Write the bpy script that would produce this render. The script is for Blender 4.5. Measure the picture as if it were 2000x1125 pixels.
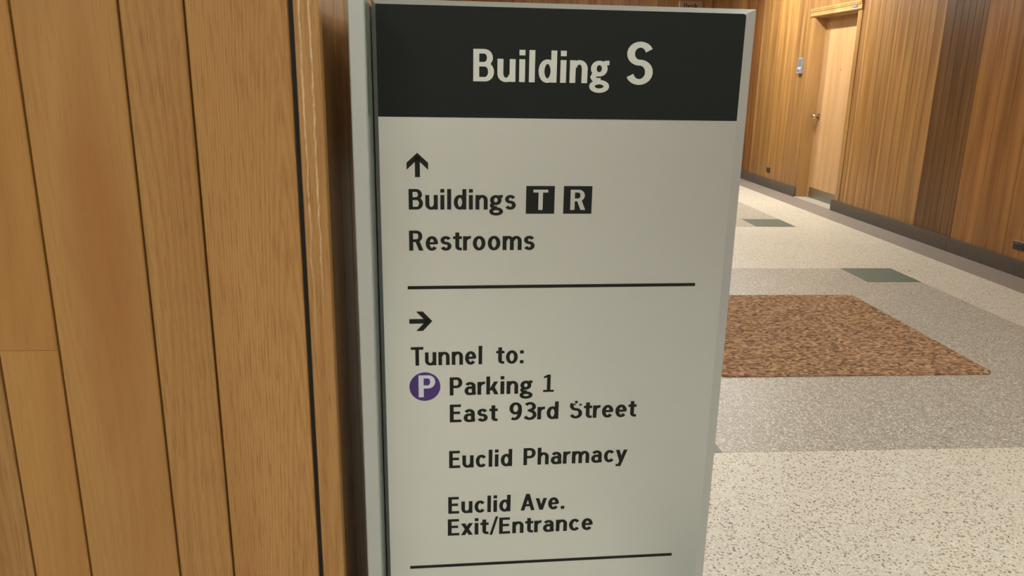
import bpy, bmesh, math, random
from mathutils import Matrix, Vector

random.seed(7)
for o in list(bpy.data.objects):
    bpy.data.objects.remove(o, do_unlink=True)
scene = bpy.context.scene
COL = scene.collection

# ------------------------------------------------------------------ camera
# world: +Y runs down the hallway, +X to its right, floor at z = 0, metres
F, CX, CY, CAM_H = 1507.0, 1000.0, 562.5, 1.40
def unit(v): return v / v.length
down = unit(Vector((900 - CX, 6100 - CY, F)))          # vanishing point of verticals
fwd = Vector((891 - CX, 150 - CY, F))                  # vanishing point of the hallway
fwd = unit(fwd - down * fwd.dot(down))
right = down.cross(fwd)
if right.x < 0: right = -right
up = -down
cam_data = bpy.data.cameras.new('camera')
cam_data.sensor_width = 36.0
cam_data.lens = F / 2000.0 * 36.0
cam_data.clip_start = 0.02
cam = bpy.data.objects.new('camera', cam_data)
COL.objects.link(cam)
cR = Vector((right.x, fwd.x, up.x))
cU = -Vector((right.y, fwd.y, up.y))
cB = -Vector((right.z, fwd.z, up.z))
M = Matrix((cR, cU, cB)).transposed().to_4x4()
M.translation = (0, 0, CAM_H)
cam.matrix_world = M
scene.camera = cam

# ------------------------------------------------------------------ world, exposure
w = bpy.data.worlds.new('world'); scene.world = w
w.use_nodes = True
w.node_tree.nodes['Background'].inputs[0].default_value = (0.9, 0.95, 1.0, 1)
w.node_tree.nodes['Background'].inputs[1].default_value = 0.0
vs = scene.view_settings
vs.view_transform = 'Standard'
vs.look = 'None'
vs.gamma = 1.0
vs.use_curve_mapping = False
vs.exposure = 0.06

LAMP = 31.0            # strength of the lobby's ceiling diffusers
HALL = 23.0            # strength of the hallway's ceiling diffusers
SPOT = 1250.0          # strength of the small downlights by the door

# ------------------------------------------------------------------ materials
def lin(c):
    c = c / 255.0
    return c / 12.92 if c <= 0.04045 else ((c + 0.055) / 1.055) ** 2.4
def rgb(r, g, b): return (lin(r), lin(g), lin(b), 1.0)

class NT:
    def __init__(self, name):
        self.m = bpy.data.materials.new(name); self.m.use_nodes = True
        self.t = self.m.node_tree; self.b = self.t.nodes['Principled BSDF']
    def n(self, typ, **kw):
        nd = self.t.nodes.new(typ)
        for k, v in kw.items(): setattr(nd, k, v)
        return nd
    def l(self, a, b): self.t.links.new(a, b)
    def math(self, op, a, b=None, c=None, clamp=False):
        nd = self.n('ShaderNodeMath', operation=op, use_clamp=clamp)
        for i, v in enumerate((a, b, c)):
            if v is None: continue
            if isinstance(v, (int, float)): nd.inputs[i].default_value = v
            else: self.l(v, nd.inputs[i])
        return nd.outputs[0]
    def ramp(self, fac, stops, interp='LINEAR'):
        nd = self.n('ShaderNodeValToRGB'); cr = nd.color_ramp; cr.interpolation = interp
        while len(cr.elements) < len(stops): cr.elements.new(0.5)
        for e, (p, c) in zip(cr.elements, stops): e.position = p; e.color = c
        self.l(fac, nd.inputs[0]); return nd.outputs[0]
    def mix(self, fac, a, b, blend='MIX'):
        nd = self.n('ShaderNodeMix', data_type='RGBA', blend_type=blend)
        for i, v in ((0, fac), (6, a), (7, b)):
            if isinstance(v, (int, float, tuple)): nd.inputs[i].default_value = v
            else: self.l(v, nd.inputs[i])
        return nd.outputs[2]
    def noise(self, vec, scale, detail=2, rough=0.5, dist=0.0):
        nd = self.n('ShaderNodeTexNoise'); nd.inputs['Scale'].default_value = scale
        nd.inputs['Detail'].default_value = detail; nd.inputs['Roughness'].default_value = rough
        nd.inputs['Distortion'].default_value = dist
        if vec is not None: self.l(vec, nd.inputs['Vector'])
        return nd.outputs[0]
    def bump(self, h, strength, dist=0.002):
        nd = self.n('ShaderNodeBump'); nd.inputs['Strength'].default_value = strength
        nd.inputs['Distance'].default_value = dist
        self.l(h, nd.inputs['Height']); self.l(nd.outputs[0], self.b.inputs['Normal'])
    def set(self, **kw):
        for k, v in kw.items(): self.b.inputs[k.replace('_', ' ')].default_value = v
        return self

def plain(name, col, rough=0.5, metallic=0.0, spec=0.5):
    t = NT(name)
    t.set(Base_Color=col, Roughness=rough, Metallic=metallic)
    t.b.inputs['Specular IOR Level'].default_value = spec
    return t.m

def wood(name, light, dark, rough=0.42, grain=1.0, spec=0.35, freq=1.0, stain=None, cath=None):
    """boards run along local Z; tone of each board comes from the object's own colour"""
    t = NT(name)
    tc = t.n('ShaderNodeTexCoord'); oi = t.n('ShaderNodeObjectInfo')
    off = t.n('ShaderNodeCombineXYZ')
    r = oi.outputs['Random']
    t.l(t.math('MULTIPLY', r, 37.0), off.inputs[0]); t.l(t.math('MULTIPLY', r, 91.0), off.inputs[1]); t.l(t.math('MULTIPLY', r, 53.0), off.inputs[2])
    add = t.n('ShaderNodeVectorMath', operation='ADD'); t.l(tc.outputs['Object'], add.inputs[0]); t.l(off.outputs[0], add.inputs[1])
    def scaled(x, y, z):
        m = t.n('ShaderNodeVectorMath', operation='MULTIPLY'); m.inputs[1].default_value = (x, y, z)
        t.l(add.outputs[0], m.inputs[0]); return m.outputs[0]
    broad = t.noise(scaled(9 * freq, 9 * freq, 0.9), 1.0, 2, 0.5)
    # growth rings: contour lines of a smooth vertical field -> cathedral arches
    field = t.noise(scaled(7.0 * freq, 7.0 * freq, 0.75), 1.0, 1.5, 0.45)
    sep = t.n('ShaderNodeSeparateXYZ'); t.l(tc.outputs['Object'], sep.inputs[0])
    across = t.math('ADD', sep.outputs[0], sep.outputs[1])
    rings = t.math('SINE', t.math('ADD', t.math('MULTIPLY', field, 95.0), t.math('MULTIPLY', across, 260.0 * freq)))
    if cath is not None:       # arched figure around x = cath
        ax_ = t.math('ABSOLUTE', t.math('DIVIDE', t.math('SUBTRACT', sep.outputs[0], cath), 0.011))
        ph = t.math('ADD', t.math('MULTIPLY', sep.outputs[2], 62.0), t.math('MULTIPLY', t.math('POWER', ax_, 1.45), 5.2))
        rings = t.math('SINE', t.math('ADD', ph, t.math('MULTIPLY', field, 26.0)))
    rings = t.math('MULTIPLY_ADD', rings, 0.5, 0.5)
    fine = t.noise(scaled(420 * freq, 420 * freq, 17.0), 1.0, 2, 0.6)
    pores = t.ramp(fine, [(0.0, (1, 1, 1, 1)), (0.36, (1, 1, 1, 1)), (0.47, (0, 0, 0, 1)), (1, (0, 0, 0, 1))])
    col = t.ramp(broad, [(0.3, dark), (0.68, light)])
    dk = t.mix(1.0, col, (0.63, 0.56, 0.48, 1), 'MULTIPLY')
    mask = t.math('MULTIPLY', t.math('MULTIPLY', rings, rings), 0.34 * grain)
    col = t.mix(mask, col, dk)
    col = t.mix(t.math('MULTIPLY', pores, 0.6 * grain), col, dk)
    if stain is not None:      # reddish natural stain: (colour, x, z, half width, half height)
        sc_, sx_, sz_, sw_, sh_ = stain
        wob = t.math('MULTIPLY_ADD', t.noise(scaled(14, 14, 5), 1.0, 2), 1.2, -0.6)
        dx = t.math('POWER', t.math('ABSOLUTE', t.math('DIVIDE', t.math('SUBTRACT', sep.outputs[0], sx_), sw_)), 2.0)
        dz = t.math('POWER', t.math('ABSOLUTE', t.math('DIVIDE', t.math('SUBTRACT', sep.outputs[2], sz_), sh_)), 2.0)
        q = t.math('ADD', t.math('ADD', dx, dz), wob)
        zm = t.math('MULTIPLY', t.math('SUBTRACT', 1.0, q, clamp=True), 0.55)
        col = t.mix(zm, col, sc_)
    col = t.mix(1.0, col, oi.outputs['Color'], 'MULTIPLY')
    t.l(col, t.b.inputs['Base Color'])
    t.set(Roughness=rough); t.b.inputs['Specular IOR Level'].default_value = spec
    t.bump(t.math('SUBTRACT', 1.0, pores), 0.10 * grain, 0.0008)
    return t.m

M_PLANK = wood('oak_plank', rgb(174, 134, 82), rgb(160, 118, 68), rough=0.45, spec=0.3)
M_PLANK_SMOOTH = wood('smooth_plank', rgb(178, 134, 78), rgb(166, 118, 64), rough=0.45, spec=0.3, grain=0.35)
M_PLANK_STAIN = wood('stained_plank', rgb(176, 136, 82), rgb(164, 122, 70), rough=0.45, spec=0.3, grain=0.4, stain=(rgb(150, 98, 52), 0.008, 1.12, 0.055, 0.34))
M_PLANK_ARCH = wood('arched_oak_plank', rgb(176, 136, 84), rgb(164, 122, 72), rough=0.45, spec=0.3, grain=1.0, cath=0.05)
M_WALL = wood('hall_veneer', rgb(174, 134, 82), rgb(136, 98, 55), rough=0.4, spec=0.35, grain=0.4, freq=1.2)
M_DOOR = wood('door_veneer', rgb(202, 166, 122), rgb(188, 148, 102), rough=0.4, spec=0.35, grain=0.35, freq=1.2)
M_CASING = wood('casing_wood', rgb(188, 150, 98), rgb(170, 130, 80), rough=0.3, spec=0.5, grain=0.4)
M_BACKING = plain('wood_backing', rgb(112, 82, 52), 0.8)
M_REVEAL = plain('black_reveal', rgb(26, 25, 23), 0.6)

def trim_mat():
    m = M_PLANK.copy(); m.name = 'worn_trim_oak'
    nt = m.node_tree; b = nt.nodes['Principled BSDF']
    src = b.inputs['Base Color'].links[0].from_socket
    t = NT.__new__(NT); t.m = m; t.t = nt; t.b = b
    tc = t.n('ShaderNodeTexCoord'); sep = t.n('ShaderNodeSeparateXYZ'); t.l(tc.outputs['Object'], sep.inputs[0])
    sc = t.n('ShaderNodeVectorMath', operation='MULTIPLY'); sc.inputs[1].default_value = (20, 20, 16)
    t.l(tc.outputs['Object'], sc.inputs[0])
    wob = t.math('MULTIPLY_ADD', t.noise(sc.outputs[0], 1.0, 3, 0.6), 0.010, -0.005)
    x = t.math('ADD', sep.outputs[0], wob)
    lines = None
    for x0 in (-0.0085, 0.0045):
        d = t.math('ABSOLUTE', t.math('SUBTRACT', x, x0))
        li = t.math('SUBTRACT', 1.0, t.math('DIVIDE', d, 0.0021), clamp=True)
        lines = li if lines is None else t.math('MAXIMUM', lines, li)
    zf = t.math('MULTIPLY', t.math('SUBTRACT', sep.outputs[2], 0.98), 4.0, clamp=True)
    brk = t.ramp(t.noise(sc.outputs[0], 3.0, 3, 0.7), [(0.3, (0.25, 0.25, 0.25, 1)), (0.6, (1, 1, 1, 1))])
    fac = t.math('MULTIPLY', t.math('MULTIPLY', lines, zf), t.math('MULTIPLY', brk, 0.95))
    t.l(t.mix(fac, src, rgb(214, 190, 152)), b.inputs['Base Color'])
    return m
M_TRIM = trim_mat()

def speckle(name, base, chips, scale, rough=0.42, spec=0.4, stretch=(1, 1, 1), bump=0.0):
    t = NT(name)
    tc = t.n('ShaderNodeTexCoord')
    m = t.n('ShaderNodeVectorMath', operation='MULTIPLY'); m.inputs[1].default_value = stretch
    t.l(tc.outputs['Object'], m.inputs[0])
    nz = t.n('ShaderNodeTexNoise'); nz.inputs['Scale'].default_value = scale * 1.6; nz.inputs['Detail'].default_value = 1
    t.l(m.outputs[0], nz.inputs['Vector'])
    dm = t.n('ShaderNodeVectorMath', operation='MULTIPLY_ADD'); k = 0.5 / scale
    dm.inputs[1].default_value = (k, k, 0)
    t.l(nz.outputs['Color'], dm.inputs[0]); t.l(m.outputs[0], dm.inputs[2])
    v = t.n('ShaderNodeTexVoronoi'); v.inputs['Scale'].default_value = scale
    t.l(dm.outputs[0], v.inputs['Vector'])
    sep = t.n('ShaderNodeSeparateColor'); t.l(v.outputs['Color'], sep.inputs[0])
    stops = []; p = 0.0
    for frac, c in chips: stops.append((p, c)); p += frac
    stops.append((p, base))
    col = t.ramp(sep.outputs[0], stops, 'CONSTANT')
    big = t.noise(tc.outputs['Object'], 1.3, 2, 0.5)
    col = t.mix(1.0, col, t.ramp(big, [(0.3, (0.94, 0.94, 0.94, 1)), (0.7, (1, 1, 1, 1))]), 'MULTIPLY')
    t.l(col, t.b.inputs['Base Color'])
    t.set(Roughness=rough); t.b.inputs['Specular IOR Level'].default_value = spec
    if bump: t.bump(sep.outputs[1], bump, 0.003)
    return t.m
M_CREAM = speckle('cream_terrazzo', rgb(212, 208, 194), [(0.07, rgb(124, 108, 92)), (0.06, rgb(166, 154, 136)), (0.12, rgb(226, 223, 213)), (0.18, rgb(202, 196, 180))], 190)
M_GREY = speckle('grey_terrazzo', rgb(172, 167, 154), [(0.16, rgb(142, 135, 121)), (0.14, rgb(198, 195, 184)), (0.2, rgb(158, 152, 139)), (0.1, rgb(216, 213, 203))], 170)
M_GREEN = speckle('green_terrazzo', rgb(98, 114, 104), [(0.2, rgb(86, 102, 92)), (0.1, rgb(112, 128, 118))], 170)
M_EDGE = speckle('grey_edge_terrazzo', rgb(146, 138, 130), [(0.2, rgb(134, 126, 118)), (0.15, rgb(160, 152, 142))], 200)
M_MAT = speckle('brown_mat_pile', rgb(164, 130, 99), [(0.14, rgb(112, 84, 64)), (0.22, rgb(142, 110, 83)), (0.22, rgb(188, 154, 120)), (0.1, rgb(124, 98, 78))], 70, rough=0.9, spec=0.1, stretch=(0.75, 1.25, 1), bump=0.4)
M_BASE = speckle('dark_base_stone', rgb(88, 80, 72), [(0.2, rgb(80, 72, 66)), (0.15, rgb(98, 90, 82))], 120, rough=0.35)

def silver_mat():
    t = NT('satin_silver_panel')
    tc = t.n('ShaderNodeTexCoord')
    m = t.n('ShaderNodeVectorMath', operation='MULTIPLY'); m.inputs[1].default_value = (900, 1, 900)
    t.l(tc.outputs['Object'], m.inputs[0])
    g = t.noise(m.outputs[0], 1.0, 1)
    t.l(t.ramp(g, [(0.2, rgb(208, 214, 215)), (0.8, rgb(216, 222, 223))]), t.b.inputs['Base Color'])
    t.set(Roughness=0.33, Metallic=0.8)
    return t.m
M_SILVER = silver_mat()
M_ALU = plain('grey_aluminium', rgb(178, 184, 182), 0.38, 0.35)
M_POLISH = plain('polished_dark_green', rgb(140, 158, 150), 0.16, 0.4)
M_BLACK = plain('black_vinyl', rgb(28, 33, 31), 0.5, 0.0, 0.15)
M_LETTER = plain('charcoal_vinyl', rgb(28, 30, 28), 0.5, 0.0, 0.2)
M_WHITE_VINYL = plain('silver_vinyl', rgb(204, 210, 204), 0.4, 0.3)
M_PURPLE = plain('purple_vinyl', rgb(72, 52, 116), 0.45, 0.0, 0.3)
M_PALE = plain('pale_blue_vinyl', rgb(200, 206, 222), 0.45)
M_STEEL = plain('brushed_steel', rgb(150, 142, 130), 0.35, 0.8)
M_KNOB = plain('polished_nickel', rgb(206, 198, 178), 0.15, 0.95)
M_READER = plain('grey_plastic', rgb(150, 154, 162), 0.45)
M_READER_DK = plain('dark_grey_plastic', rgb(112, 116, 124), 0.4)
M_OUTLET = plain('dark_brown_plastic', rgb(52, 46, 40), 0.4)
M_SLOT = plain('black_slot', rgb(16, 14, 12), 0.6)
M_THRESH = plain('pale_threshold', rgb(196, 196, 188), 0.35, 0.2)
M_PLATE = plain('tan_sign_plate', rgb(150, 118, 88), 0.3)
M_PLATE_EDGE = plain('pale_sign_edge', rgb(226, 210, 190), 0.3)
M_TAG = plain('blue_grey_tag', rgb(120, 126, 150), 0.5)
M_CEIL = plain('ceiling_paint', rgb(226, 224, 216), 0.9)
M_PLASTER = plain('wall_paint', rgb(198, 190, 172), 0.9)
M_LFRAME = plain('light_frame', rgb(230, 230, 226), 0.5)
M_SCRAP_T = plain('tan_paper', rgb(190, 158, 98), 0.8)
M_GLINT = plain('white_glint', rgb(244, 242, 236), 0.6)
def emit_mat(name, col, k):
    t = NT(name)
    t.set(Base_Color=(0.9, 0.9, 0.9, 1), Roughness=0.6)
    t.b.inputs['Emission Color'].default_value = col
    t.b.inputs['Emission Strength'].default_value = k
    return t.m
M_LAMP = emit_mat('lamp_diffuser', (1.0, 0.975, 0.91, 1), LAMP)
M_HALL = emit_mat('hall_lamp_diffuser', (1.0, 0.975, 0.91, 1), HALL)
M_SPOT = emit_mat('downlight_lens', (1.0, 0.96, 0.86, 1), SPOT)

# ------------------------------------------------------------------ builders
def link(name, verts, faces, mat, parent=None, loc=(0, 0, 0), smooth=False):
    me = bpy.data.meshes.new(name)
    me.from_pydata([tuple(v) for v in verts], [], faces)
    bm = bmesh.new(); bm.from_mesh(me); bmesh.ops.recalc_face_normals(bm, faces=bm.faces); bm.to_mesh(me); bm.free()
    if mat is not None: me.materials.append(mat)
    if smooth:
        for p in me.polygons: p.use_smooth = True
    o = bpy.data.objects.new(name, me); COL.objects.link(o)
    o.location = loc; o.parent = parent
    return o
def tag(o, label=None, cat=None, group=None, kind=None):
    if label: o['label'] = label
    if cat: o['category'] = cat
    if group: o['group'] = group
    if kind: o['kind'] = kind
    return o
def empty(name, loc=(0, 0, 0), rz=0.0, parent=None):
    o = bpy.data.objects.new(name, None); COL.objects.link(o)
    o.empty_display_size = 0.1
    o.location = loc; o.rotation_euler = (0, 0, rz); o.parent = parent
    return o
def box_vf(x0, x1, y0, y1, z0, z1):
    v = [(x0, y0, z0), (x1, y0, z0), (x1, y1, z0), (x0, y1, z0), (x0, y0, z1), (x1, y0, z1), (x1, y1, z1), (x0, y1, z1)]
    f = [(0, 3, 2, 1), (4, 5, 6, 7), (0, 1, 5, 4), (1, 2, 6, 5), (2, 3, 7, 6), (3, 0, 4, 7)]
    return v, f
def box(name, x0, x1, y0, y1, z0, z1, mat, parent=None, bevel=0.0, seg=1):
    """centred on its own base so that local grain and origin make sense"""
    cx, cy = (x0 + x1) / 2, (y0 + y1) / 2
    v, f = box_vf(x0 - cx, x1 - cx, y0 - cy, y1 - cy, 0, z1 - z0)
    o = link(name, v, f, mat, parent, (cx, cy, z0))
    if bevel > 0:
        bm = bmesh.new(); bm.from_mesh(o.data)
        bmesh.ops.bevel(bm, geom=list(bm.edges), offset=bevel, segments=seg, affect='EDGES', profile=0.5)
        bm.to_mesh(o.data); bm.free()
        if seg > 1:
            for p in o.data.polygons: p.use_smooth = True
    return o
def multi_box(name, boxes, mat, parent=None):
    V, Fc = [], []
    for b in boxes:
        v, f = box_vf(*b); n = len(V); V += v; Fc += [tuple(i + n for i in q) for q in f]
    return link(name, V, Fc, mat, parent)
def prism(name, prof, z0, z1, mat, parent=None, loc=(0, 0, 0)):
    n = len(prof)
    v = [(x, y, z0) for x, y in prof] + [(x, y, z1) for x, y in prof]
    f = [tuple(range(n - 1, -1, -1)), tuple(range(n, 2 * n))] + [(i, (i + 1) % n, (i + 1) % n + n, i + n) for i in range(n)]
    return link(name, v, f, mat, parent, loc)
def lathe(name, prof, axis, mat, parent, loc, n=20):
    """prof: (radius, distance along axis)"""
    ax = {'x': 0, 'y': 1, 'z': 2}[axis]; V, Fc = [], []
    for r, d in prof:
        for i in range(n):
            a = 2 * math.pi * i / n; p = [0, 0, 0]
            p[ax] = d; p[(ax + 1) % 3] = r * math.cos(a); p[(ax + 2) % 3] = r * math.sin(a); V.append(p)
    for k in range(len(prof) - 1):
        for i in range(n):
            j = (i + 1) % n
            Fc.append((k * n + i, k * n + j, (k + 1) * n + j, (k + 1) * n + i))
    Fc.append(tuple(range(n))); Fc.append(tuple(range((len(prof) - 1) * n, len(prof) * n)))
    return link(name, V, Fc, mat, parent, loc, True)
def board(name, a0, a1, face, thick, z0, z1, mat, parent, axis, sgn, tone=(1, 1, 1), ch=0.002):
    """vertical board with chamfered front arrises. axis 'x': runs along x, its face at y=face looking towards -sgn*y"""
    c = (a0 + a1) / 2; h = (a1 - a0) / 2
    pr = [(-h, thick * sgn), (h, thick * sgn), (h, ch * sgn), (h - ch, 0), (-h + ch, 0), (-h, ch * sgn)]
    if axis == 'x': prof = pr; loc = (c, face, z0)
    else: prof = [(q, p) for p, q in pr]; loc = (face, c, z0)
    o = prism(name, prof, 0, z1 - z0, mat, parent, loc)
    o.color = (tone[0], tone[1], tone[2], 1)
    return o
def cyl(name, r, h, mat, parent, loc, axis='z', n=20):
    return lathe(name, [(r, 0), (r, h)], axis, mat, parent, loc, n)

# ------------------------------------------------------------------ the room
XR, XL, YP, YE, YB, ZC = 4.30, -0.195, 1.13, 13.5, -4.0, 3.0
XLL = -4.5             # far left end of the lobby
floor = tag(box('floor', XLL - 0.1, XR + 0.5, YB - 0.1, YE + 0.1, -0.12, 0.0, M_CREAM), kind='structure')
ceil = tag(box('ceiling', XLL - 0.1, XR + 0.5, YB - 0.1, YE + 0.1, ZC, ZC + 0.1, M_CEIL), kind='structure')

def slab(name, x0, x1, y0, y1, z1, mat, label=None, r=0.0):
    o = box(name, x0, x1, y0, y1, -0.004, z1, mat)
    o.parent = floor; o.matrix_parent_inverse = floor.matrix_basis.inverted()
    if label: o['label'] = label
    return o
bpy.context.view_layer.update()
slab('edge_band', 3.975, XR, YB, YE, 0.0012, M_EDGE, 'grey terrazzo band along the wood panelled wall')
MODS = [(-2.10, 0.92), (2.68, 5.70), (7.46, 10.48)]
GX0, GX1, TX, TY = 0.625, 3.42, 0.41, 0.425
for y0, y1 in MODS:
    slab('terrazzo_panel', GX0, GX1, y0, y1, 0.0012, M_GREY)
    for x in (GX0, GX1 - TX):
        for y in (y0, y1 - TY):
            slab('green_tile', x, x + TX, y, y + TY, 0.0020, M_GREEN)

def rounded(x0, x1, y0, y1, r, n=6):
    P = []
    for cx, cy, a0 in ((x1 - r, y1 - r, 0), (x0 + r, y1 - r, 90), (x0 + r, y0 + r, 180), (x1 - r, y0 + r, 270)):
        for k in range(n + 1):
            a = math.radians(a0 + 90 * k / n); P.append((cx + r * math.cos(a), cy + r * math.sin(a)))
    return P
MATLAB = ['brown speckled rectangular mat on the grey terrazzo panel beside the directory sign',
          'brown speckled rectangular mat farther down the hallway, level with the wooden door']
for k, (y0, y1) in enumerate(MODS[1:]):
    m = prism('floor_mat', [(x - 1.977, y - (y0 + 1.505)) for x, y in rounded(1.285, 2.705, y0 + 0.775, y0 + 2.235, 0.05)], 0, 0.006, M_MAT, None, (1.977, y0 + 1.505, 0.0012))
    tag(m, MATLAB[k], 'mat', 'floor mats')

# --- frontal plank wall to the left
wl = tag(box('wall_left', XLL, -0.205, YP + 0.018, YP + 0.11, 0, ZC, M_BACKING), kind='structure')
bpy.context.view_layer.update()
def adopt(o, p):
    o.parent = p; o.matrix_parent_inverse = p.matrix_world.inverted(); return o
edges = [-0.6795, -0.5925, -0.4525, -0.3665, -0.2290]
e = edges[0]; lefts = []; wide = True
while e > XLL + 0.2:
    nx = e - (0.140 if wide else 0.087); lefts.append((nx, e)); e = nx; wide = not wide
lefts.append((XLL, e))
g = 0.0016
planks = [(edges[i], edges[i + 1]) for i in range(4)] + lefts
for i, (a, b) in enumerate(planks):
    right_gap = 0.0 if i == 3 else g
    if i == 0:
        for z0, z1, tn in ((0, 0.996, (0.98, 1.0, 1.0)), (0.9965, ZC, (0.97, 0.99, 0.97))):
            adopt(board('plank', a + g, b - right_gap, YP, 0.018, z0, z1, M_PLANK_SMOOTH, None, 'x', 1, tn), wl)
        continue
    mt = {1: M_PLANK_STAIN, 3: M_PLANK_ARCH}.get(i, M_PLANK)
    tn = {1: (1.0, 0.99, 0.98), 2: (1.0, 1.0, 0.98), 3: (1.02, 1.0, 0.96)}.get(i, (random.uniform(.94, 1.02),) * 3)
    adopt(board('plank', a + g, b - right_gap, YP, 0.018, 0, ZC, mt, None, 'x', 1, tn), wl)
adopt(box('reveal_strip', -0.2305, -0.2195, YP + 0.010, YP + 0.0178, 0, ZC, M_REVEAL), wl)
# corner post with a stepped return into the hall
trim = prism('trim_1', [(-0.017, 0.0015), (-0.0155, 0), (0.0155, 0), (0.017, 0.002), (0.017, 0.026), (0.0135, 0.028), (0.0135, 0.040), (0.0105, 0.044), (-0.001, 0.044), (-0.001, 0.1), (-0.017, 0.1)], 0, ZC, M_TRIM, None, (-0.2045, YP, 0))
tag(trim, kind='structure')
b_ = tag(box('baseboard_left', XLL, -0.1885, YP - 0.012, YP, 0, 0.125, M_BASE, None, 0.002), kind='structure')

# --- left wall of the hallway (mostly behind the sign)
wh = tag(box('wall_hall_left', XL - 0.11, XL - 0.016, YP + 0.112, YE, 0, ZC, M_BACKING), kind='structure')
bpy.context.view_layer.update()
y = YP + 0.046
while y < YE - 0.02:
    wdt = min(random.choice((0.09, 0.12, 0.15)), YE - y)
    tn = random.uniform(0.88, 1.06)
    adopt(board('plank', y, y + wdt - 0.003, XL, 0.016, 0, ZC, M_WALL, None, 'y', -1, (tn, tn * 0.97, tn * 0.92)), wh)
    y += wdt
tag(box('baseboard_hall_left', XL, XL + 0.010, 1.6, YE, 0, 0.125, M_BASE, None, 0.002), kind='structure')

# --- right wall with the door opening
DY0, DY1, DZ = 8.47, 9.50, 2.17
wr = tag(multi_box('wall_right', [(XR + 0.016, XR + 0.11, YB, DY0, 0, ZC), (XR + 0.016, XR + 0.11, DY1, YE + 0.1, 0, ZC), (XR + 0.016, XR + 0.11, DY0, DY1, DZ, ZC)], M_BACKING), kind='structure')
bpy.context.view_layer.update()
def wall_boards(y0, y1, z0, z1, tone_fn, widths):
    y = y0
    while y < y1 - 1e-4:
        wd = random.choice(widths)
        if y1 - (y + wd) < 0.05: wd = y1 - y
        adopt(board('board', y, y + wd - 0.0028, XR, 0.016, z0, z1, M_WALL, None, 'y', 1, tone_fn(), 0.0018), wr)
        y += wd
def gold():
    t = random.choice((0.84, 0.92, 0.97, 1.0, 1.06, 1.12)); return (t, t * random.uniform(.95, 1.0), t * random.uniform(.85, 1.0))
def orange():
    t = random.choice((0.90, 0.97, 1.04)); return (t * 1.05, t * 0.91, t * 0.76)
def darkb():
    t = random.choice((0.42, 0.46, 0.5)); return (t * 1.0, t * 0.90, t * 0.86)
W1 = (0.06, 0.09, 0.11, 0.14, 0.18)
wall_boards(YB, 6.335, 0, ZC, orange, (0.12, 0.17, 0.2))
wall_boards(6.335, 6.90, 0, ZC, darkb, (0.06, 0.09, 0.1))
wall_boards(6.90, DY0, 0, ZC, gold, W1)
wall_boards(DY0, DY1, DZ, ZC, gold, (0.1, 0.13))
wall_boards(DY1, 11.15, 0, ZC, gold, W1)
wall_boards(11.15, 11.85, 0, ZC, lambda: (0.62, 0.5, 0.46), (0.09, 0.12))
wall_boards(11.85, YE, 0, ZC, gold, W1)
for a, b in ((YB, 6.335), (6.340, DY0 + 0.045), (DY1, 11.315), (11.325, YE)):
    s = tag(box('baseboard_right', XR - 0.022, XR, a, b, 0, 0.121, M_BASE), kind='structure')
    c = box('worn_edge', XR - 0.022, XR, a, b, 0.121, 0.1245, M_BASE)
    bpy.context.view_layer.update(); adopt(c, s)
    if b < 6.4:
        pass

# door 1
door = tag(empty('door_1', (XR + 0.14, (DY0 + DY1) / 2, 0)), kind='structure')
bpy.context.view_layer.update()
def dp(o, label=None):
    adopt(o, door)
    if label: o['label'] = label
    return o
XD = XR + 0.14
leaf = dp(box('leaf', XD, XD + 0.045, DY0, DY1 - 0.012, 0.012, DZ - 0.005, M_DOOR, None, 0.001))
dp(box('kick_plate', XD - 0.002, XD, DY0 + 0.02, DY1 - 0.06, 0.018, 0.142, M_STEEL), 'brushed steel kick plate')
dp(box('jamb', XR - 0.002, XD + 0.05, DY1 - 0.012, DY1, 0, DZ, M_CASING))
dp(box('jamb', XR - 0.002, XD + 0.05, DY0 - 0.02, DY0, 0, DZ, M_CASING))
dp(box('head_jamb', XR - 0.002, XD + 0.05, DY0, DY1, DZ - 0.012, DZ, M_CASING))
dp(box('threshold', XR - 0.02, XD + 0.04, DY0, DY1, 0, 0.011, M_THRESH, None, 0.003), 'pale metal threshold')
# moulded head casing, profile in x (out of the wall) and z
hp = [(0, 0), (-0.016, 0), (-0.024, 0.012), (-0.02, 0.02), (-0.02, 0.052), (-0.026, 0.058), (-0.026, 0.07), (-0.03, 0.076), (-0.03, 0.092), (-0.012, 0.098), (0, 0.098)]
n = len(hp); ya, yb = DY0 - 0.1, DY1 + 0.1
hv = [(XR + x, ya, DZ + z) for x, z in hp] + [(XR + x, yb, DZ + z) for x, z in hp]
hf = [tuple(range(n)), tuple(range(2 * n - 1, n - 1, -1))] + [(i, i + n, (i + 1) % n + n, (i + 1) % n) for i in range(n)]
dp(link('head_casing', hv, hf, M_CASING), 'pale moulded wooden casing above the door')
for a, b in ((DY0 - 0.1, DY0 - 0.02), (DY1, DY1 + 0.1)):
    dp(box('side_casing', XR - 0.007, XR, a, b, 0.125, DZ, M_WALL, None, 0.002))
dp(box('number_tag', XR - 0.0275, XR - 0.02, DY0 + 0.0, DY0 + 0.09, DZ + 0.03, DZ + 0.05, M_TAG), 'small blue-grey tag')
rose = dp(box('lock_plate', XD - 0.006, XD, 9.375, 9.45, 0.965, 1.045, M_KNOB, None, 0.002))
kn = dp(lathe('knob', [(0.013, 0), (0.013, -0.03), (0.030, -0.038), (0.036, -0.054), (0.033, -0.070), (0.018, -0.077)], 'x', M_KNOB, None, (XD - 0.005, 9.412, 1.005)), 'polished round metal knob')
dp(lathe('viewer', [(0.008, 0), (0.008, -0.004), (0.004, -0.005)], 'x', M_KNOB, None, (XD, 8.99, 1.56), 12))

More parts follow.
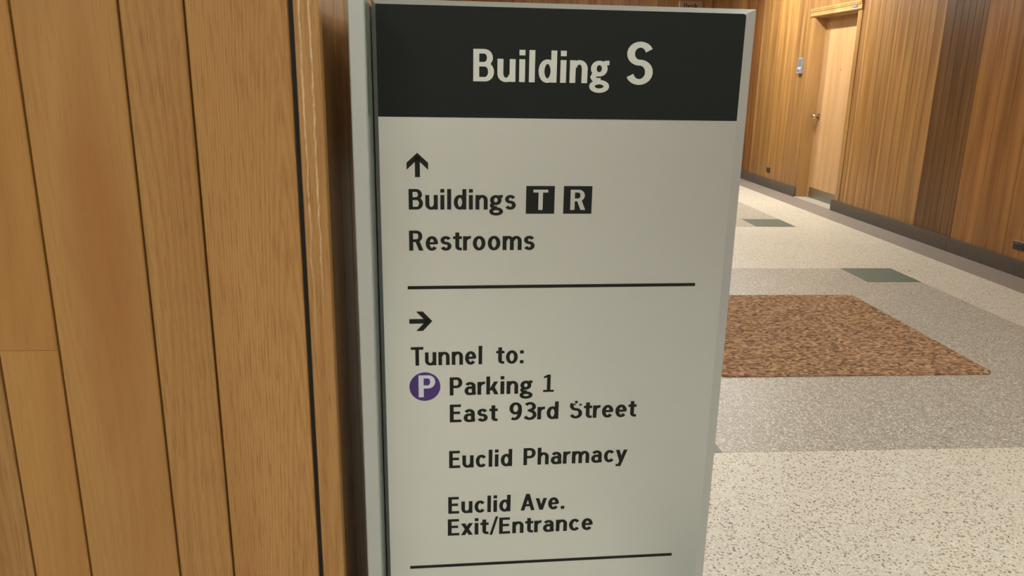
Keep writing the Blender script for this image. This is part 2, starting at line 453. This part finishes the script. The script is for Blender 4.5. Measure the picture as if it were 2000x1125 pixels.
# things on the right wall
rd = tag(empty('wall_reader', (XR, 9.757, 1.515)), 'grey plastic wall reader mounted beside the wooden door', 'reader')
prof = [(0, 0), (-0.030, 0.006), (-0.032, 0.06), (-0.020, 0.075), (-0.020, 0.185), (0, 0.19)]
n = len(prof); rv = [(x, -0.056, z) for x, z in prof] + [(x, 0.056, z) for x, z in prof]
rf = [tuple(range(n)), tuple(range(2 * n - 1, n - 1, -1))] + [(i, i + n, (i + 1) % n + n, (i + 1) % n) for i in range(n)]
link('housing', rv, rf, M_READER, rd)
box('face_plate', -0.0225, -0.0195, -0.044, 0.044, 0.085, 0.175, M_READER_DK, rd, 0.001)
box('key_strip', -0.0345, -0.031, -0.036, 0.036, 0.025, 0.048, M_READER_DK, rd, 0.001)

def outlet(yc, zc, label):
    r_ = tag(empty('wall_outlet', (XR, yc, zc - 0.033)), label, 'outlet', 'wall outlets')
    box('cover_plate', -0.007, 0.001, -0.058, 0.058, 0, 0.066, M_OUTLET, r_, 0.002)
    for s in (-0.022, 0.022):
        rc = box('receptacle', -0.009, -0.006, s - 0.017, s + 0.017, 0.016, 0.050, M_OUTLET, r_, 0.001)
        for q in (-0.006, 0.006):
            sl = box('slot', -0.0030, -0.0012, q - 0.001, q + 0.001, 0.010, 0.022, M_SLOT, rc)
outlet(10.435, 0.237, 'small dark outlet plate low on the wall between door and hallway end')
outlet(5.505, 0.228, 'dark brown horizontal outlet plate above baseboard, on the orange-brown panelling')

# --- end wall, back wall, side wall of the lobby
we = tag(box('wall_end', XL - 0.11, XR + 0.11, YE + 0.016, YE + 0.1, 0, ZC, M_BACKING), kind='structure')
bpy.context.view_layer.update()
x = XL
while x < XR - 1e-4:
    wd = min(random.choice((0.12, 0.16, 0.2)), XR - x)
    if XR - (x + wd) < 0.06: wd = XR - x
    tn = random.uniform(0.86, 1.0)
    adopt(board('board', x, x + wd - 0.003, YE, 0.016, 0, ZC, M_WALL, None, 'x', 1, (tn * 1.03, tn * 0.93, tn * 0.86)), we)
    x += wd
tag(box('baseboard_end', XL + 0.012, XR - 0.024, YE - 0.012, YE, 0, 0.125, M_BASE, None, 0.002), kind='structure')
tag(box('wall_back', XLL - 0.1, XR + 0.11, YB - 0.1, YB, 0, ZC, M_PLASTER), kind='structure')
tag(box('wall_lobby_side', XLL - 0.1, XLL, YB, YP + 0.11, 0, ZC, M_PLASTER), kind='structure')

# ------------------------------------------------------------------ ceiling lights
def light(x, y, sx, sy, label, mat=M_LAMP):
    r_ = tag(empty('ceiling_light_offscreen', (x, y, ZC)), label, 'ceiling light', 'recessed ceiling lights')
    multi_box('frame', [(-sx - .03, sx + .03, -sy - .03, -sy, -.02, 0.0), (-sx - .03, sx + .03, sy, sy + .03, -.02, 0.0), (-sx - .03, -sx, -sy, sy, -.02, 0.0), (sx, sx + .03, -sy, sy, -.02, 0.0)], M_LFRAME, r_)
    box('diffuser_offscreen', -sx, sx, -sy, sy, -0.012, -0.002, mat, r_)
LCEN = 'square white ceiling light over the hallway'
LLOB = 'square white ceiling light over the lobby before the plank wall'
for yy, wh_ in ((2.6, 'nearest the directory sign'), (5.4, 'above the brown mat'), (8.2, 'level with the wooden door'), (11.0, 'nearest the end wall')):
    light(1.75, yy, 0.30, 0.30, LCEN + ', ' + wh_, M_HALL)
def downlight(x, y, label):
    r_ = tag(empty('downlight_offscreen', (x, y, ZC)), label, 'ceiling light', 'small downlights')
    lathe('trim_ring', [(0.075, 0), (0.095, -0.002), (0.10, -0.008), (0.09, -0.012), (0.075, -0.012)], 'z', M_LFRAME, r_, (0, 0, 0), 28)
    cyl('lens_offscreen', 0.07, 0.004, M_SPOT, r_, (0, 0, -0.016), 'z', 28)
downlight(3.42, 8.70, 'small round downlight in the ceiling before the wooden door')
downlight(3.42, 10.3, 'small round downlight in the ceiling beyond the wooden door')
light(-1.6, -1.3, 0.30, 0.30, LLOB)
light(0.1, -2.6, 0.30, 0.30, 'added square white ceiling light in the lobby nearest the back wall')  # added to brighten the lower planks and sign face from the front
light(2.5, 0.7, 0.30, 0.30, 'added square white fill light over the hallway mouth, across from the directory sign')  # extra lamp, added to lift the near floor and lower sign
light(0.75, -0.75, 0.30, 0.30, 'square white ceiling light in the lobby facing the directory sign')

# ------------------------------------------------------------------ lettering: glyph strokes on a cap height of 1
S, HW, XH = 0.182, 0.138, 0.71
def arc(cx, cy, rx, ry, a0, a1, n=14):
    return [(cx + rx * math.cos(math.radians(a0 + (a1 - a0) * k / n)), cy + ry * math.sin(math.radians(a0 + (a1 - a0) * k / n))) for k in range(n + 1)]
def rect(x0, x1, y0, y1): return ('p', [(x0, y0), (x1, y0), (x1, y1), (x0, y1)])
def st(*pts): return ('s', list(pts))
def hbar(yc, x0, x1, t=HW): return rect(x0, x1, yc - t / 2, yc + t / 2)
def stem(x0, y0, y1): return rect(x0, x0 + S, y0, y1)
def arch(x0, wd):   # n-like arch from stem at x0, total width wd
    xr = x0 + wd - S / 2; cx = x0 + wd * 0.53; ry = 0.20
    return ('s', arc(cx, XH + .01 - HW / 2 - ry, xr - cx, ry, 165, 0) + [(xr, 0)])
def par(xb, xt, y0, y1, t): return ('p', [(xb, y0), (xb + t, y0), (xt + t, y1), (xt, y1)])
def ess(wd, top):
    c = wd / 2; rx = c - S / 2 + .004; q = (top - HW) / 4 + 0.006; qt, qb = q * 0.96, q * 1.04
    return arc(c, top + .01 - HW / 2 - qt, rx * .95, qt, 20, 262) + arc(c, HW / 2 - .01 + qb, rx, qb, 82, -160)
def bowl(y0, y1, x0, xc, wd, t=HW):
    cy = (y0 + y1) / 2; ry = (y1 - y0) / 2 - t / 2
    return ('s', [(x0, y1 - t / 2)] + arc(xc, cy, wd - S / 2 - xc, ry, 90, -90) + [(x0, y0 + t / 2)])
G = {}
G['l'] = ([stem(0, 0, 1)], S)
G['i'] = ([stem(0, 0, XH), rect(0, S, .83, 1)], S)
G['n'] = ([stem(0, 0, XH), arch(0, .56)], .56)
G['h'] = ([stem(0, 0, 1), arch(0, .56)], .56)
G['m'] = ([stem(0, 0, XH), arch(0, .52), arch(.35, .53)], .88)
G['r'] = ([stem(0, 0, XH), ('s', arc(.33, XH - HW / 2 - .21, .235, .22, 170, 82))], .37)
G['u'] = ([('s', [(S / 2, XH), (S / 2, .26)] + arc(.27, HW / 2 - .01 + .20, .27 - S / 2, .20, 180, 345)), stem(.56 - S, 0, XH)], .56)
G['o'] = ([('s', arc(.29, XH / 2, .29 - S / 2, XH / 2 - HW / 2 + .012, 0, 360, 28))], .58)
G['e'] = ([hbar(.365, .1, .5, .115), ('s', arc(.28, XH / 2, .28 - S / 2, XH / 2 - HW / 2 + .012, -4, 322, 26))], .56)
G['c'] = ([('s', arc(.28, XH / 2, .28 - S / 2, XH / 2 - HW / 2 + .012, 38, 322, 22))], .53)
G['s'] = ([('s', ess(.50, XH))], .50)
G['S'] = ([('s', ess(.63, 1))], .63)
sp = ess(.62, 1)
G['$'] = ([('s', sp[7:]), ('s', sp[3:6]), ('p', [(.20, .79), (.30, .74), (.27, .83), (.19, .88)]), ('p', [(.46, .72), (.60, .76), (.56, .84), (.48, .83)])], .62)
G['t'] = ([('s', [(.10 + S / 2, .90), (.10 + S / 2, .22)] + arc(.10 + S / 2 + .13, .205, .13, .205 - HW / 2, 180, 270) + [(.40, HW / 2)]), hbar(XH - HW / 2, 0, .40)], .40)
G['a'] = ([('s', [(.53 - S / 2, 0), (.53 - S / 2, .48)] + arc(.27, .48, .26 - S / 2, XH + .01 - HW / 2 - .48, 0, 155)),
           ('s', [(.50, .415 - .01)] + arc(.235, .23, .235 - S / 2, .175, 90, 270) + arc(.29, .22, .22, .165, 280, 340))], .54)
G['d'] = ([stem(.57 - S, 0, 1), ('s', arc(.28, XH / 2, .28 - S / 2, XH / 2 - HW / 2 + .012, 0, 360, 28))], .57)
G['g'] = ([('s', arc(.265, .465, .265 - S / 2, .18, 0, 360, 24)), ('s', [(.40, .60), (.46, .645), (.58, .65)]),
           ('s', [(.18, .30), (.10, .25), (.075, .19), (.10, .14), (.19, .105), (.32, .10)]),
           ('s', arc(.285, -.095, .285 - S / 2 + .035, .135, 0, 360, 26))], .575)
G['k'] = ([stem(0, 0, 1), par(.12, .37, .22, XH, .19), par(.39, .20, 0, .42, .2)], .59)
G['v'] = ([par(.20, 0, 0, XH, .185), par(.20, .40, 0, XH, .185)], .585)
G['y'] = ([par(.20, 0, .0, XH, .185), ('p', [(.10, -.26), (.27, -.26), (.585, XH), (.40, XH)]), ('p', [(.02, -.26), (.2, -.26), (.22, -.135), (.02, -.135)])], .585)
G['x'] = ([par(0, .37, 0, XH, .195), par(.37, 0, 0, XH, .195)], .565)
G['E'] = ([stem(0, 0, 1), hbar(1 - HW / 2, 0, .53), hbar(.53, 0, .49), hbar(HW / 2, 0, .55)], .55)
G['T'] = ([hbar(1 - HW / 2, 0, .62), stem(.31 - S / 2, 0, 1)], .62)
G['P'] = ([stem(0, 0, 1), bowl(.40, 1, .1, .34, .60)], .60)
G['R'] = ([stem(0, 0, 1), bowl(.43, 1, .1, .34, .60), par(.44, .27, 0, .48, .2)], .64)
G['B'] = ([stem(0, 0, 1), bowl(.465, 1, .1, .33, .60), bowl(0, .60, .1, .36, .64)], .64)
G['D'] = ([stem(0, 0, 1), bowl(0, 1, .1, .28, .66)], .66)
G['A'] = ([par(0, .265, 0, 1, .19), par(.53, .265, 0, 1, .19), hbar(.31, .14, .58, .125)], .72)
G['1'] = ([rect(.19, .19 + S, 0, 1), hbar(HW / 2 - .01, 0, .55, .115), ('p', [(.02, .80), (.02, .89), (.24, 1.0), (.3, .86)])], .55)
G['9'] = ([('s', arc(.30, .665, .30 - S / 2, .335 - HW / 2 + .01, 0, 360, 26)), ('s', [(.60 - S / 2, .66)] + arc(.25, .50, .35 - S / 2, .50 - HW / 2 + .01, 5, -120))], .60)
G['3'] = ([('s', arc(.27, .745, .235 - S / 2 + .06, .255 - HW / 2 + .01, 150, -90) ), ('s', arc(.27, .275, .30 - S / 2 + .03, .285 - HW / 2 + .01, 90, -155)), hbar(.53, .17, .3, .115)], .56)
G['/'] = ([par(0, .28, -.06, 1.06, .125)], .405)
G[':'] = ([rect(0, S, 0, .17), rect(0, S, XH - .17, XH)], S)
G['.'] = ([rect(0, S, 0, .17)], S)

def stroke_quads(pts):
    L, R_ = [], []; n = len(pts)
    closed = (abs(pts[0][0] - pts[-1][0]) + abs(pts[0][1] - pts[-1][1])) < 1e-6
    for i in range(n):
        p0 = pts[i - 1] if i else (pts[-2] if closed else pts[0]); p1 = pts[i + 1] if i < n - 1 else (pts[1] if closed else pts[-1])
        tx, ty = p1[0] - p0[0], p1[1] - p0[1]; q = math.hypot(tx, ty) or 1; tx /= q; ty /= q
        hw = 0.5 * math.hypot(S * ty, HW * tx)
        L.append((pts[i][0] - ty * hw, pts[i][1] + tx * hw)); R_.append((pts[i][0] + ty * hw, pts[i][1] - tx * hw))
    return L, R_
LGAP = {'l': .125, 'i': .125, 'v': .04, 'y': .04, 'A': .06, '/': .05, 'x': .05, 't': .05, 'k': .06, 'r': .05, 'T': .04}
def text_geo(txt, u0, z0, capw_total, cap, V, Fc, y0=-0.0006, depth=0.0005, wide=None):
    adv = []; x = 0
    for i, ch in enumerate(txt):
        adv.append(x); x += G[ch][1]
        if i < len(txt) - 1:
            x += (LGAP.get(ch, .105) + LGAP.get(txt[i + 1], .105)) / 2
    sx = capw_total / x; step = 0.0
    for ch, a in zip(txt, adv):
        for kind, pts in G[ch][0]:
            if kind == 'p': loops = [pts]
            else:
                L, R_ = stroke_quads(pts)
                loops = [[L[i], L[i + 1], R_[i + 1], R_[i]] for i in range(len(L) - 1)]
            step += 0.000012
            for lp in loops:
                b = len(V); m = len(lp)
                V.extend([(u0 + (a + px) * sx, y0 - step, z0 + py * cap) for px, py in lp])
                V.extend([(u0 + (a + px) * sx, y0 + depth, z0 + py * cap) for px, py in lp])
                Fc.append(tuple(range(b, b + m)))
                if kind == 'p':
                    for i in range(m): Fc.append((b + i, b + (i + 1) % m, b + m + (i + 1) % m, b + m + i))
                else:
                    Fc.append((b, b + 1, b + m + 1, b + m)); Fc.append((b + 2, b + 3, b + m + 3, b + m + 2))
def flat_face(o):
    # lettering faces all look to the front (-Y)
    bm = bmesh.new(); bm.from_mesh(o.data)
    for f in bm.faces:
        f.normal_update()
        if abs(f.normal.y) > 0.9 and f.normal.y > 0: f.normal_flip()
    bm.to_mesh(o.data); bm.free()

# ------------------------------------------------------------------ the directory sign
SA = math.radians(2.2)
sign = tag(empty('directory_sign', (-0.122, 1.25, 0), SA), 'silver and black freestanding directory sign reading Building S', 'sign')
PW, PZ0, PZ1, HZ = 0.584, 0.10, 1.505, 1.338
CL, CR_, CT, CD = 0.0065, 0.0215, 0.0085, 0.014
body_d = 0.40  # unseen depth, stretched to block light from the gap beside the wall
panel = box('face_panel', 0, PW, 0.0, 0.004, PZ0, PZ1, M_SILVER, sign)
panel['label'] = 'satin silver face panel'
bpy.context.view_layer.update()
def onp(o, label=None):        # sub-parts lie on the face panel
    o.parent = panel; o.matrix_parent_inverse = panel.matrix_basis.inverted()
    if label: o['label'] = label
    return o
# black header plate, its upper right corner eased
pr = [(0, HZ), (PW, HZ)] + [(PW - 0.005 + 0.005 * math.cos(math.radians(a)), PZ1 - 0.005 + 0.005 * math.sin(math.radians(a))) for a in (0, 30, 60, 90)] + [(0, PZ1)]
n = len(pr)
hv = [(x, -0.0006, z) for x, z in pr] + [(x, 0.0, z) for x, z in pr]
hf = [tuple(range(n)), tuple(range(2 * n - 1, n - 1, -1))] + [(i, (i + 1) % n, (i + 1) % n + n, i + n) for i in range(n)]
header = link('header_plate', hv, hf, M_BLACK, sign); header['label'] = 'black header band'
# frame: chamfered ring around the panel, returns and back
inn = [(0, PZ0), (PW, PZ0), (PW, PZ1), (0, PZ1)]
def rail(name, i, j, oi, oj, mat):
    (ax, az), (bx, bz) = inn[i], inn[j]
    v = [(ax, 0, az), (bx, 0, bz), (oj[0], CD, oj[1]), (oi[0], CD, oi[1]), (ax, body_d, az), (bx, body_d, bz), (oj[0], body_d, oj[1]), (oi[0], body_d, oi[1])]
    o = link(name, v, [(0, 1, 2, 3), (3, 2, 6, 7), (7, 6, 5, 4), (4, 5, 1, 0), (0, 3, 7, 4), (1, 5, 6, 2)], mat, sign)
    return o
out = [(-CL, PZ0 - CT), (PW + CR_, PZ0 - CT), (PW + CR_, PZ1 + CT), (-CL, PZ1 + CT)]
rail('top_rail', 3, 2, out[3], out[2], M_ALU)['label'] = 'bright chamfered top rail'
rr = rail('side_rail', 1, 2, out[1], out[2], M_ALU)
rail('side_rail', 0, 3, out[0], out[3], M_ALU)
rail('bottom_rail', 0, 1, out[0], out[1], M_ALU)
box('back_panel', 0, PW, body_d - 0.006, body_d - 0.002, PZ0, PZ1, M_ALU, sign)
# deep left post: grey front, polished inner side
post = box('post', -0.0325, -0.0095, -0.100, 0.06, 0.012, 1.506, M_ALU, sign, 0.0016)
post['label'] = 'deep grey aluminium post on the plank wall side'
pol = box('polished_side', -0.0095, -0.0085, -0.0975, 0.004, 0.02, 1.504, M_POLISH, sign)
pol['label'] = 'polished inner side of the post'
box('plinth', 0.01, PW, 0.02, body_d - 0.02, 0.012, PZ0 - CT + 0.001, M_ALU, sign)
box('base_plate', -0.05, PW + 0.05, -0.12, body_d + 0.04, 0.0, 0.012, M_ALU, sign, 0.003)

def words(items, mat, label):
    for it in items:
        V, Fc = [], []
        text_geo(*it[:5], V, Fc, **(it[5] if len(it) > 5 else {}))
        o = link('lettering', V, Fc, mat); flat_face(o)
        onp(o, label + ' ' + it[0].replace('$', 'S'))
CAP = 0.0335
HY = dict(y0=-0.0012)
words([('Building', .1487, 1.3941, .2162, .0487, HY), ('S', .3925, 1.3935, .0440, .0650, HY)], M_WHITE_VINYL, 'silver lettering on the black header,')
words([('Buildings', .0449, 1.1909, .1747, CAP)], M_LETTER, 'charcoal lettering')
words([('Restrooms', .0445, 1.1226, .2082, CAP)], M_LETTER, 'charcoal lettering')
words([('Tunnel', .0440, .9205, .1222, CAP), ('to:', .1905, .9205, .0480, CAP)], M_LETTER, 'charcoal lettering')
words([('Parking', .1100, .8637, .1449, CAP), ('1', .2745, .8654, .0190, .0328)], M_LETTER, 'charcoal lettering')
words([('East', .1100, .8125, .0845, CAP), ('93rd', .2152, .8132, .0882, CAP), ('$treet', .3235, .8130, .1223, CAP)], M_LETTER, 'charcoal lettering')
words([('Euclid', .1084, .7232, .1134, CAP), ('Pharmacy', .2424, .7238, .1916, CAP)], M_LETTER, 'charcoal lettering')
words([('Euclid', .1065, .6312, .1139, CAP), ('Ave.', .2394, .6315, .0813, CAP)], M_LETTER, 'charcoal lettering')
words([('Exit/', .1055, .5858, .0925, CAP), ('Entrance', .2000, .5848, .1760, CAP)], M_LETTER, 'charcoal lettering')
def flat(name, loops, mat, label=None, y0=-0.0006, y1=0.0):
    V, Fc = [], []
    for lp in loops:
        b = len(V); m = len(lp)
        V += [(x, y0, z) for x, z in lp] + [(x, y1, z) for x, z in lp]
        Fc += [tuple(range(b, b + m)), tuple(range(b + 2 * m - 1, b + m - 1, -1))] + [(b + i, b + (i + 1) % m, b + (i + 1) % m + m, b + i + m) for i in range(m)]
    return onp(link(name, V, Fc, mat), label)
rc = lambda x0, x1, z0, z1: [(x0, z0), (x1, z0), (x1, z1), (x0, z1)]
flat('divider_line', [rc(.0407, .5360, 1.0565, 1.0620)], M_LETTER)
flat('divider_line', [rc(.0357, .5338, .5200, .5255)], M_LETTER)
flat('letter_tile', [rc(.2366, .2840, 1.1838, 1.2298)], M_BLACK, 'black square tile behind the T')
flat('letter_tile', [rc(.2992, .3468, 1.1838, 1.2298)], M_BLACK, 'black square tile behind the R')
words([('T', .2484, 1.1903, .0246, CAP, HY)], M_SILVER, 'silver letter')
words([('R', .3106, 1.1903, .0254, CAP, HY)], M_SILVER, 'silver letter')
disc = [(.0672 + .0267 * math.cos(2 * math.pi * k / 40), .8812 + .0264 * math.sin(2 * math.pi * k / 40)) for k in range(40)]
flat('parking_disc', [disc], M_PURPLE, 'round purple disc behind the P')
words([('P', .0563, .8620, .0287, .0405, HY)], M_PALE, 'pale letter')
def arrow(cx, cz, ang):
    # tip up, centred
    t = .0103; hl = .0172
    chev = [(0, .0194), (hl, .0035), (hl, -.0078), (0, .0085), (-hl, -.0078), (-hl, .0035)]
    chev_l = [chev[0], chev[3], chev[4], chev[5]]; chev_r = [chev[0], chev[1], chev[2], chev[3]]
    shaft = [(-.0040, -.0194), (.0040, -.0194), (.0040, .0135), (-.0040, .0135)]
    c, s = math.cos(ang), math.sin(ang)
    return [[(cx + x * c - z * s, cz + x * s + z * c) for x, z in lp] for lp in (chev_l, chev_r, shaft)]
flat('arrow', arrow(.0597, 1.2630, 0), M_LETTER, 'black arrow pointing up')
flat('arrow', arrow(.0617, 1.0002, -math.pi / 2), M_LETTER, 'black arrow pointing right')

# ------------------------------------------------------------------ desk sign on the end wall
ds = tag(empty('wall_sign', (3.923, YE, 2.40)), 'small tan wall sign reading Desk, high on the end wall', 'sign')
pl = box('plate', -0.193, 0.193, -0.03, 0.0, 0, 0.293, M_PLATE, ds, 0.001)
box('edge_strip', -0.205, -0.193, -0.034, 0.0, 0, 0.295, M_PLATE_EDGE, ds)
V, Fc = [], []
text_geo('Desk', -0.12, 0.178, 0.235, 0.078, V, Fc, y0=-0.0315, depth=0.0014)
o = link('lettering', V, Fc, M_LETTER, ds); flat_face(o)

# ------------------------------------------------------------------ paper scrap and painted glint on the floor
def scrap(x, y, r, mat, label):
    n = 9; V = [(0, 0, 0.004)]; Fc = []
    for k in range(n):
        a = 2 * math.pi * k / n; q = r * random.uniform(0.6, 1.0)
        V.append((q * math.cos(a) * 1.5, q * math.sin(a) * 0.8, random.uniform(0, 0.003)))
    for k in range(n): Fc.append((0, 1 + k, 1 + (k + 1) % n))
    b = len(V); V += [(vx, vy, vz - 0.001 if i else 0.001) for i, (vx, vy, vz) in enumerate(V)]
    for k in range(n): Fc.append((b, b + 1 + (k + 1) % n, b + 1 + k)); Fc.append((1 + k, b + 1 + k, b + 1 + (k + 1) % n, 1 + (k + 1) % n))
    return tag(link('floor_fleck', V, Fc, mat, None, (x, y, 0.001)), label, 'scrap')
scrap(3.53, 5.62, 0.012, M_SCRAP_T, 'tiny tan paper scrap on cream floor beside a green tile')
scrap(3.96, 7.62, 0.016, M_GLINT, 'tiny white fleck painted as a glint at the edge of the grey floor band')  # white fleck stands in for a glint on the floor
